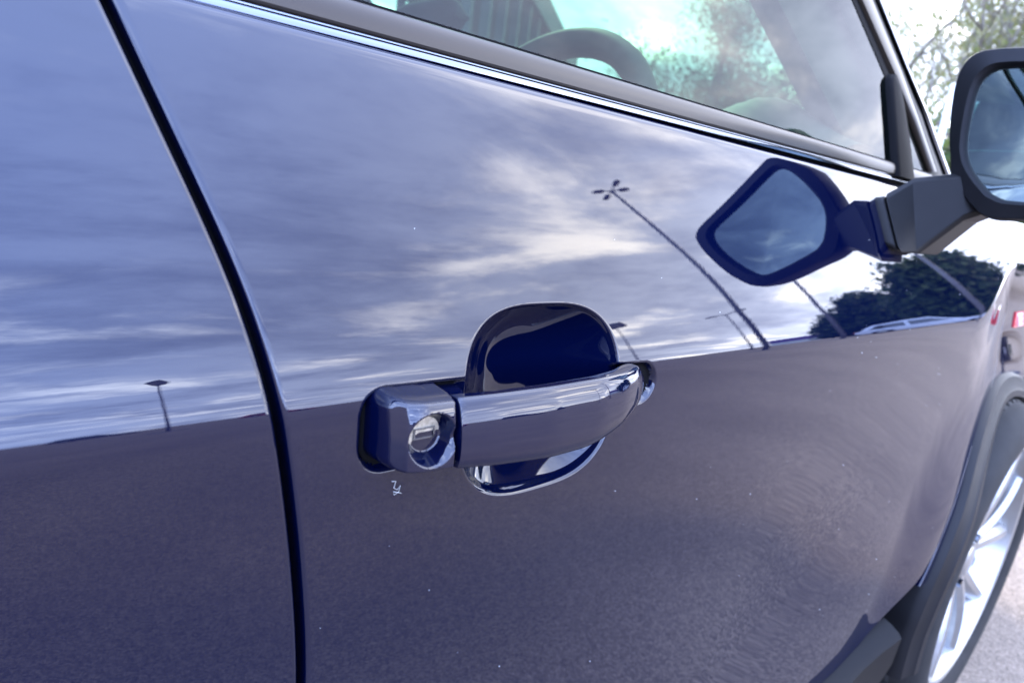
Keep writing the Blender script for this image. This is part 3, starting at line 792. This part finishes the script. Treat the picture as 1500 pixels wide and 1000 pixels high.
# base and arm
def bodyx(x, z): return float(body(x, z))
def quad_sec(y_fn, x0, x1, z0, z1, n=6):
    pts = [(x0, z0 + .006), (x0, z1 - .006), (x0 + .006, z1), (x1 - .006, z1), (x1, z1 - .006), (x1, z0 + .006), (x1 - .006, z0), (x0 + .006, z0)]
    return [(x, y_fn(x, z), z) for x, z in pts]
mb_ = cpart('mirror_base', *sweep([quad_sec(lambda x, z: bodyx(x, z) + .004, .842, .945, -.020, .038), quad_sec(lambda x, z: bodyx(x, z) - .003, .842, .945, -.020, .038), quad_sec(lambda x, z: bodyx(x, z) - .010, .846, .935, -.021, .041)]), SMOOTHPL, housing, sharp_ang=25)
ma_ = cpart('mirror_arm', *sweep([quad_sec(lambda x, z: bodyx(x, z) - .0108, .848, .925, -.019, .040), quad_sec(lambda x, z: bodyx(x, z) - .0125, .846, .93, -.022, .043), quad_sec(lambda x, z: .018 + .3 * z, .876, .955, -.021, .066), quad_sec(lambda x, z: -.018 + .1 * z, .908, .975, .024, .080), quad_sec(lambda x, z: -.040, .925, .98, .040, .080)]), SMOOTHPL, housing, sharp_ang=25)

bevel(mb_, .003, 3, 20); bevel(ma_, .004, 3, 20)

# ------------------------------------------------------------------ fender badge and small marks
def text_mesh(name, s, size, depth, mt, parent, M):
    cu = bpy.data.curves.new(name, 'FONT'); cu.body = s; cu.size = size; cu.extrude = depth; cu.bevel_depth = size * .012; cu.space_character = .95; cu.offset = size * .02
    to = bpy.data.objects.new(name + '_c', cu); COL.objects.link(to)
    dg = bpy.context.evaluated_depsgraph_get(); me = bpy.data.meshes.new_from_object(to.evaluated_get(dg))
    bpy.data.objects.remove(to)
    me.transform(M); me.materials.clear(); me.materials.append(mt); me.name = name
    o = bpy.data.objects.new(name, me); COL.objects.link(o); o.parent = parent
    return o
bz = -.138; bx0 = 1.556
by = float(body(bx0 + .03, bz))
sec = []
for q in np.linspace(0, 1, 12):
    x = bx0 + .14 * q; y0 = float(body(x, bz - .01)); y1 = float(body(x, bz + .022))
    sec.append([(x, y0 + .002, bz - .010), (x, y0 - .0025, bz - .010), (x, y1 - .0025, bz + .020), (x, y1 + .002, bz + .020)])
badge = cpart('fender_badge', *sweep(sec), REDBADGE, fender, sharp_ang=30)
sl = (float(body(bx0 + .12, bz)) - float(body(bx0 + .01, bz))) / .11
ex = Vector((1, sl, 0)).normalized(); ez = Vector((0, .25, 1)).normalized(); en = ex.cross(ez)
M = Matrix((ex, ez, en)).transposed().to_4x4(); M.translation = Vector((bx0 + .012, float(body(bx0 + .012, bz)) - .0055, bz - .006 + ZC)) - ROOT
text_mesh('badge_lettering', 'TE', .032, .0012, WHITEB, badge, M)

# scratch and specks of dust on the door
def on_door(x, z, off=.0003): return (x, float(body(x, z)) - off, z)
parts = []
rnd = random.Random(5)
sq = [(.1635, -.152), (.1660, -.1525), (.1650, -.156), (.1672, -.1575), (.1690, -.1555), (.1680, -.1590), (.1655, -.1600), (.1650, -.1580), (.1700, -.1600)]
parts.append(tube([on_door(x + .002, z - .002) for x, z in sq], [.00012] * len(sq), 4))
cpart('scratch', *join(parts), PALEPOST, front_door, sharp_ang=None)
parts = []
for i in range(70):
    x = rnd.uniform(.12, 1.1) if i > 20 else rnd.uniform(.13, .40); z = rnd.uniform(-.5, -.0)
    if .13 < x < .39 and -.185 < z < -.06: continue
    s_ = rnd.uniform(.00015, .0005) * (.6 + x)
    p = Vector(on_door(x, z, .0001))
    parts.append(([tuple(p + Vector(d) * s_) for d in ((-1, 0, 0), (0, -.6, -1), (1, 0, .2), (0, -.3, .9))], [(0, 1, 2), (0, 2, 3), (0, 3, 1)]))
dd = cpart('dust_specks', *join(parts), PALEPOST, front_door, smooth=False, sharp_ang=None); dd['kind'] = 'stuff'

# ================================================================== surroundings
def pol(az, dist, x0=.5): return (x0 + dist * math.cos(R(az)), dist * math.sin(R(az)))
def lamp_post(az, dist, h, arms, label, aim=0, thick=.11, x0=.5, f=.5, group='car park lamp posts'):
    x, y = pol(az, dist, x0)
    r_ = empty('lamp_post', (x, y, 0), R(aim)); tag(r_, label, 'lamp post', group)
    link('pole', *tube([(0, 0, 0), (0, 0, h * .5), (0, 0, h)], [thick, thick * .8, thick * .55], 10), STEEL, r_)
    link('base_plate', *box_vf(-.25, .25, -.25, .25, 0, .06), STEEL, r_, smooth=False)
    if arms == 0:
        c = Vector((0, 0, h))
        hd = link('lamp_head', *sweep([[tuple(c + Vector((math.cos(.6) * u_ - math.sin(.6) * v_, w_, math.sin(.6) * u_ + math.cos(.6) * v_))) for u_, v_ in ((-.30 * f, -.10 * f), (.34 * f, -.10 * f), (.30 * f, .10 * f), (-.22 * f, .12 * f))] for w_ in (-.42 * f, -.40 * f, .40 * f, .42 * f)]), STEEL, r_, smooth=False)
        link('lens', [tuple(c + Vector((math.cos(.6) * u_ + math.sin(.6) * .105 * f, w_, math.sin(.6) * u_ - math.cos(.6) * .105 * f))) for u_, w_ in ((-.26 * f, -.36 * f), (.3 * f, -.36 * f), (.3 * f, .36 * f), (-.26 * f, .36 * f))], [(0, 1, 2, 3)], LAMPGL, hd, smooth=False)
    for k in range(arms):
        a = 2 * math.pi * k / arms
        d = Vector((math.cos(a), math.sin(a), 0)); s_ = Vector((-d.y, d.x, 0))
        link('arm', *tube([(0, 0, h - .1), tuple(d * .4 * f + Vector((0, 0, h))), tuple(d * .75 * f + Vector((0, 0, h + .02)))], [.05 * f, .045 * f, .04 * f], 6), STEEL, r_)
        sc_ = []
        for q, wv, zt in ((.6 * f, .10 * f, .03 * f), (.7 * f, .20 * f, .09 * f), (1.15 * f, .24 * f, .10 * f), (1.4 * f, .18 * f, .05 * f)):
            c = d * q + Vector((0, 0, h))
            sc_.append([tuple(c + s_ * wv + Vector((0, 0, -.03))), tuple(c + s_ * wv * .7 + Vector((0, 0, zt))), tuple(c - s_ * wv * .7 + Vector((0, 0, zt))), tuple(c - s_ * wv + Vector((0, 0, -.03)))])
        hd = link('lamp_head', *sweep(sc_), STEEL, r_, smooth=False)
        c = d * 1.02 * f + Vector((0, 0, h - .035))
        link('lens', [tuple(c + d * i * .25 * f + s_ * j * .16 * f) for i, j in ((-1, -1), (1, -1), (1, 1), (-1, 1))], [(0, 1, 2, 3)], LAMPGL, hd, smooth=False)
    return r_
lamp_post(-27.7, 14.0, 9.6, 4, 'tall lamp post with four heads, longest post mirrored in the door', 20, .075, .5, .40)
lamp_post(-22.0, 19, 8.6, 2, 'tall lamp post mirrored right of the four-headed one, passing behind the mirrored wing mirror', 50, .075, .65, .4)
lamp_post(-28.9, 34, 7.4, 2, 'small distant lamp post mirrored between the tall posts', 80, .08, .5, .8)
lamp_post(-77.2, 12.5, 4.2, 0, 'single lamp post mirrored alone in the rear door', 160, .035, .02, .42)
lamp_post(-38.2, 16, 4.5, 0, 'single lamp post mirrored just right of the hand cup', 170, .035, .36, .6)
lamp_post(-12.5, 14, 6.3, 1, 'pale near lamp post mirrored in front of the dark trees', 240, .06, 1.0, .7)

def leaves(name, centers, n, size, mt, parent, spread, rnd):
    V = []; Fc = []
    for i in range(n):
        c = centers[rnd.randrange(len(centers))]
        p = Vector((c[0] + rnd.gauss(0, spread), c[1] + rnd.gauss(0, spread), c[2] + rnd.gauss(0, spread * .8)))
        a = Vector((rnd.uniform(-1, 1), rnd.uniform(-1, 1), rnd.uniform(-1, 1))).normalized(); b = a.orthogonal().normalized()
        s_ = size * rnd.uniform(.6, 1.4); o = len(V)
        V += [tuple(p - a * s_), tuple(p + b * s_ * .5), tuple(p + a * s_), tuple(p - b * s_ * .5)]
        Fc.append((o, o + 1, o + 2, o + 3))
    return link(name, V, Fc, mt, parent, smooth=False)
def tree(x, y, h, label, leaf_mt, nleaf, leaf_size, spread, rnd, depth=5, trunk_r=.11, open_=1.0, group=None, trunk_h=.25, cat='tree'):
    r_ = empty('tree', (x, y, 0)); tag(r_, label, cat, group)
    parts = []; tips = []
    def grow(p, d, ln, rad, lv):
        pts = [p]; rs = [rad]; q = p; dd_ = d
        for i in range(4):
            dd_ = (dd_ + Vector((rnd.gauss(0, .12), rnd.gauss(0, .12), rnd.gauss(0, .08) + .03))).normalized(); q = q + dd_ * ln / 4; pts.append(q); rs.append(rad * (1 - .11 * (i + 1)))
        parts.append(tube([tuple(a) for a in pts], rs, 7 if lv < 2 else 4))
        if lv >= 2: tips.extend([tuple(a) for a in pts[1:]])
        if lv >= depth: return
        for k in range(rnd.choice((2, 3, 3)) if lv else 5):
            t = rnd.uniform(.45, 1) if k else 1
            a = pts[min(4, int(t * 4))]
            ax = Vector((rnd.uniform(-1, 1), rnd.uniform(-1, 1), rnd.uniform(-.2, .6))).normalized()
            nd = (dd_ * (.9 if k else 1.3) + ax * rnd.uniform(.55, 1.0) * open_).normalized()
            grow(a, nd, ln * rnd.uniform(.62, .82), rad * .55, lv + 1)
    grow(Vector((0, 0, 0)), Vector((0, 0, 1)), h * trunk_h, trunk_r, 0)
    zmax = max(t[2] for t in tips); s_ = h / zmax
    Vt, Ft = join(parts)
    link('trunk', [(a * s_, b * s_, c * s_) for a, b, c in Vt], Ft, BARK, r_)
    tips = [(a * s_, b * s_, c * s_) for a, b, c in tips]
    if nleaf: leaves('crown', tips, nleaf, leaf_size, leaf_mt, r_, spread, rnd)
    return r_
rt = random.Random(11)
# seen directly, past the windscreen pillar and over the wing mirror
def pp(az, d): return (d * math.cos(R(az)), -.257 + d * math.sin(R(az)))
x, y = pp(22.3, 16); tree(x, y, 5.2, 'tree with rust brown leaves beside the windscreen pillar', LEAF_BROWN, 3200, .06, .16, rt, 5, .07)
x, y = pp(18.5, 19); tree(x, y, 8.5, 'nearly bare grey-green tree above the wing mirror', LEAF_SPARSE, 6500, .055, .22, rt, 6, .13)
x, y = pp(15.0, 17); tree(x, y, 8.5, 'nearly bare tree with yellow-green leaves at the right edge', LEAF_SPARSE, 7500, .055, .20, rt, 6, .12)
x, y = pp(20.3, 24); tree(x, y, 8.8, 'thin bare-branched tree between the brown tree and the grey-green one', LEAF_SPARSE, 5000, .06, .3, rt, 6, .12)
# seen through the windscreen
x, y = pp(32.0, 20); tree(x, y, 7.5, 'dense green tree seen through the windscreen', LEAF_GREEN, 34000, .06, .42, rt, 5, .16, 1.1)
def hedge(az0, az1, d, h, label, mt, n, rnd, size=.06):
    a = Vector((*pp(az0, d), 0)); b = Vector((*pp(az1, d), 0)); r_ = empty('hedge', tuple((a + b) / 2)); tag(r_, label, 'hedge')
    o = (a + b) / 2; cs = []
    for i in range(260):
        t = rnd.random(); cs.append(tuple((a.lerp(b, t) - o) + Vector((rnd.gauss(0, .35), rnd.gauss(0, .35), h * rnd.random() ** .7 * (.85 + .15 * math.sin(t * 17))))))
    tag(leaves('foliage', cs, n, size, mt, r_, .18, rnd), kind='stuff')
    parts = [tube([(c[0], c[1], 0), (c[0], c[1], c[2] * .8)], [.02, .01], 4) for c in cs[:40]]
    st_ = link('stems', *join(parts), BARK, r_); st_['kind'] = 'stuff'
hedge(24, 9, 13.5, 2.9, 'bright green hedge behind the windscreen pillar, under the bare trees', LEAF_GREEN, 22000, rt)
# pale marker post seen beside the mirror
x, y = pp(17.6, 7.5)
r_ = empty('marker_post', (x, y, 0)); tag(r_, 'slim pale post between windscreen pillar and wing mirror', 'post')
link('shaft', *box_vf(-.035, .035, -.02, .02, 0, 2.3), PALEPOST, r_, smooth=False); link('cap', *box_vf(-.04, .04, -.025, .025, 2.3, 2.33), PALEPOST, r_, smooth=False)

# mirrored in the door: dark trees
rt = random.Random(23)
def round_tree(az, d, h, wd, label, group='dark trees mirrored in the door'):
    x, y = pp(az, d); r_ = empty('tree', (x, y, 0)); tag(r_, label, 'tree', group)
    link('trunk', *tube([(0, 0, 0), (.05, 0, h * .3), (0, .05, h * .75)], [.2, .15, .05], 8), BARK, r_)
    cs = []
    for i in range(150):
        t = rt.random() * 2 * math.pi; q = rt.random() ** .5 * wd; z = h * (.12 + .80 * rt.random())
        k = 1 - ((z / h - .45) / .58) ** 2
        cs.append((q * k * math.cos(t), q * k * math.sin(t), z))
    leaves('crown', cs, 9000, .16, LEAF_DARK, r_, .30, rt)
round_tree(-20.4, 34, 5.0, 1.5, 'dark tree mirrored in the door, left end of the clump')
round_tree(-18.2, 33, 6.3, 1.6, 'dark tree mirrored in the door, second of the clump')
round_tree(-15.9, 32, 5.0, 1.4, 'dark tree mirrored behind the parked silver car')
round_tree(-13.2, 28, 6.8, 1.3, 'tallest dark tree mirrored beside the front edge of the door')
round_tree(-11.0, 28, 6.4, 1.3, 'dark tree mirrored close to the fender edge')

# generic parked car
def parked_car(az, d, rz, mt, label, scale=1.0, xy=None):
    x, y = xy if xy else pp(az, d)
    r_ = empty('parked_car', (x, y, 0), R(rz)); tag(r_, label, 'car')
    W_ = .88
    def hull(name, prof, hw_fn, mt_, par, sa=40):
        sec = []
        for q in (-1, -.94, -.6, 0, .6, .94, 1):
            sec.append([(px_ * (1 - .02 * abs(q) ** 3), q * hw_fn(pz), pz * (1 - .0)) for px_, pz in prof])
        o = link(name, [tuple(Vector(p) * scale) for p in sweep(sec)[0]], sweep(sec)[1], mt_, par); sharp(o, sa); return o
    bd = [(-2.1, .3), (-2.18, .55), (-2.15, .85), (-2.0, .98), (-1.0, 1.0), (.75, 1.0), (1.6, .92), (2.05, .78), (2.2, .55), (2.15, .3), (1.8, .22), (1.0, .22), (-.9, .22), (-1.8, .22)]
    b = hull('body', bd, lambda z: W_ * (1 - .06 * abs(z - .7)), mt, r_)
    cb = [(-2.0, .96), (-1.85, 1.35), (-1.55, 1.62), (-.6, 1.68), (.1, 1.62), (.95, .98)]
    hull('roof', cb, lambda z: W_ - .05 - .24 * (z - .96), mt, r_)
    bevel(b, .09 * scale, 3, 30)
    for s_ in (-1, 1):
        def P(px_, pz): return (px_ * scale, s_ * (W_ - .05 - .24 * (pz - .96) + .006) * scale, pz * scale)
        link('side_window', [P(-1.72, 1.03), P(-.62, 1.03), P(-.62, 1.55), P(-1.45, 1.52)], [(0, 1, 2, 3)], DARKGL, r_, smooth=False)
        link('side_window', [P(-.52, 1.03), P(.70, 1.03), P(.10, 1.52), P(-.52, 1.56)], [(0, 1, 2, 3)], DARKGL, r_, smooth=False)
        link('headlight', *box_vf(2.0 * scale, 2.16 * scale, s_ * .62 * scale - .16, s_ * .62 * scale + .16, .62 * scale, .76 * scale), LAMPGL, r_, smooth=False)
        link('tail_light', *box_vf(-2.17 * scale, -2.05 * scale, s_ * .72 * scale - .1, s_ * .72 * scale + .1, .7 * scale, .92 * scale), TAILR, r_, smooth=False)
        for wx in (-1.3, 1.35):
            secw = []
            for rr_, yy in ((.02, .9), (.20, .9), (.21, .885), (.33, .885), (.34, .87), (.34, .68), (.2, .66)):
                secw.append([((wx + rr_ * math.cos(t)) * scale, s_ * yy * scale, (.34 + rr_ * math.sin(t)) * scale) for t in [2 * math.pi * k / 24 for k in range(24)]])
            wl = link('wheel', *sweep(secw), TYRE, r_)
            link('rim', *sweep([[((wx + rr_ * math.cos(t)) * scale, s_ * yy * scale, (.34 + rr_ * math.sin(t)) * scale) for t in [2 * math.pi * k / 20 for k in range(20)]] for rr_, yy in ((.01, .905), (.14, .91), (.2, .895))]), ALLOY, wl)
    q = [(.93, 1.0), (.14, 1.60)]
    link('windscreen', [((px_ + .03) * scale, s_ * (W_ - .12 - .24 * (pz - .96)) * scale, pz * scale) for (px_, pz), s_ in ((q[0], -1), (q[0], 1), (q[1], 1), (q[1], -1))], [(0, 1, 2, 3)], DARKGL, r_, smooth=False)
    link('rear_window', [(px_ * scale, s_ * (W_ - .14 - .24 * (pz - .96)) * scale, pz * scale) for (px_, pz), s_ in (((-2.01, 1.0), 1), ((-2.01, 1.0), -1), ((-1.66, 1.55), -1), ((-1.66, 1.55), 1))], [(0, 1, 2, 3)], DARKGL, r_, smooth=False)
    return r_
DARKGL = mat('dark_car_glass', (.01, .014, .015), rough=.05, spec=.6, coat=1)
van_ = parked_car(-15.0, 25, 76, SILVER, 'silver car parked across the way, mirrored low at the front of the door', 1.0)
van_.scale = (1.0, 1, 1.3)
NAVYCAR = mat('dark_blue_car_paint', (.01, .015, .05), rough=.35, coat=1)
BLACKCAR = mat('black_car_paint', (.01, .01, .012), rough=.35, coat=1)
for az_, d_, rz_, mt_, lb_ in ((-46, 21, 35, BLACKCAR, 'black car of the far parked row, mirrored small in the door handle'), (-57, 20, 28, NAVYCAR, 'dark blue car of the far parked row, second in the handle'),
                               (-69, 20, 20, REDP, 'dark red car of the far parked row, third in the handle'), (-82, 20, 14, BLACKCAR, 'black car of the far parked row, fourth in the handle'),
                               (-96, 20, 6, NAVYCAR, 'dark blue car at the left end of the far parked row')):
    parked_car(az_, d_ + 17, rz_, mt_, lb_, .90)

# low violet-fronted shop far across the car park (mirrored)
a = Vector((*pp(-22.6, 90), 0)); b = Vector((*pp(-27.0, 90), 0))
o = (a + b) / 2; d = (b - a); ln = d.length; r_ = empty('shop_building', tuple(o), math.atan2(d.y, d.x)); tag(r_, 'low far shop building with a violet front, mirrored at the foot of the posts', 'building')
link('wall', *box_vf(-ln / 2, ln / 2, -4, 4, 0, 3.6), LIGHTWALL, r_, smooth=False)
link('fascia', *box_vf(-ln / 2 - .05, ln / 2 + .05, -4.1, 4.1, 2.6, 5.0), PURPLE, r_, smooth=False)
link('tower', *box_vf(-ln / 2 - 1.2, -ln / 2 + .6, -4.2, 4.2, 0, 6.6), SIDING, r_, smooth=False)
for k in range(7):
    xx = -ln / 2 + 1.0 + k * (ln - 2) / 7
    link('shop_window', *box_vf(xx, xx + .6, 3.98, 4.06, .6, 2.3), DARKGL, r_, smooth=False)

# steel canopy seen through the windscreen
r_ = empty('steel_canopy', (13.5, 17.5, 0), R(38)); tag(r_, 'dark steel canopy with posts, seen through the windscreen left of the steering wheel', 'canopy')
link('roof_deck', *box_vf(-9, 7.5, -2, 2, 5.6, 6.3), SIDING, r_, smooth=False)
for k in range(12):
    xx = -8.6 + k * 1.42
    link('post', *box_vf(xx - .10, xx + .10, -1.9, -1.7, 0, 5.6), SIDING, r_, smooth=False)
    if k % 2 == 0: link('post', *box_vf(xx - .10, xx + .10, 1.7, 1.9, 0, 5.6), SIDING, r_, smooth=False)
link('rail', *box_vf(-8.8, 7.2, -1.95, -1.65, 3.4, 3.6), SIDING, r_, smooth=False)
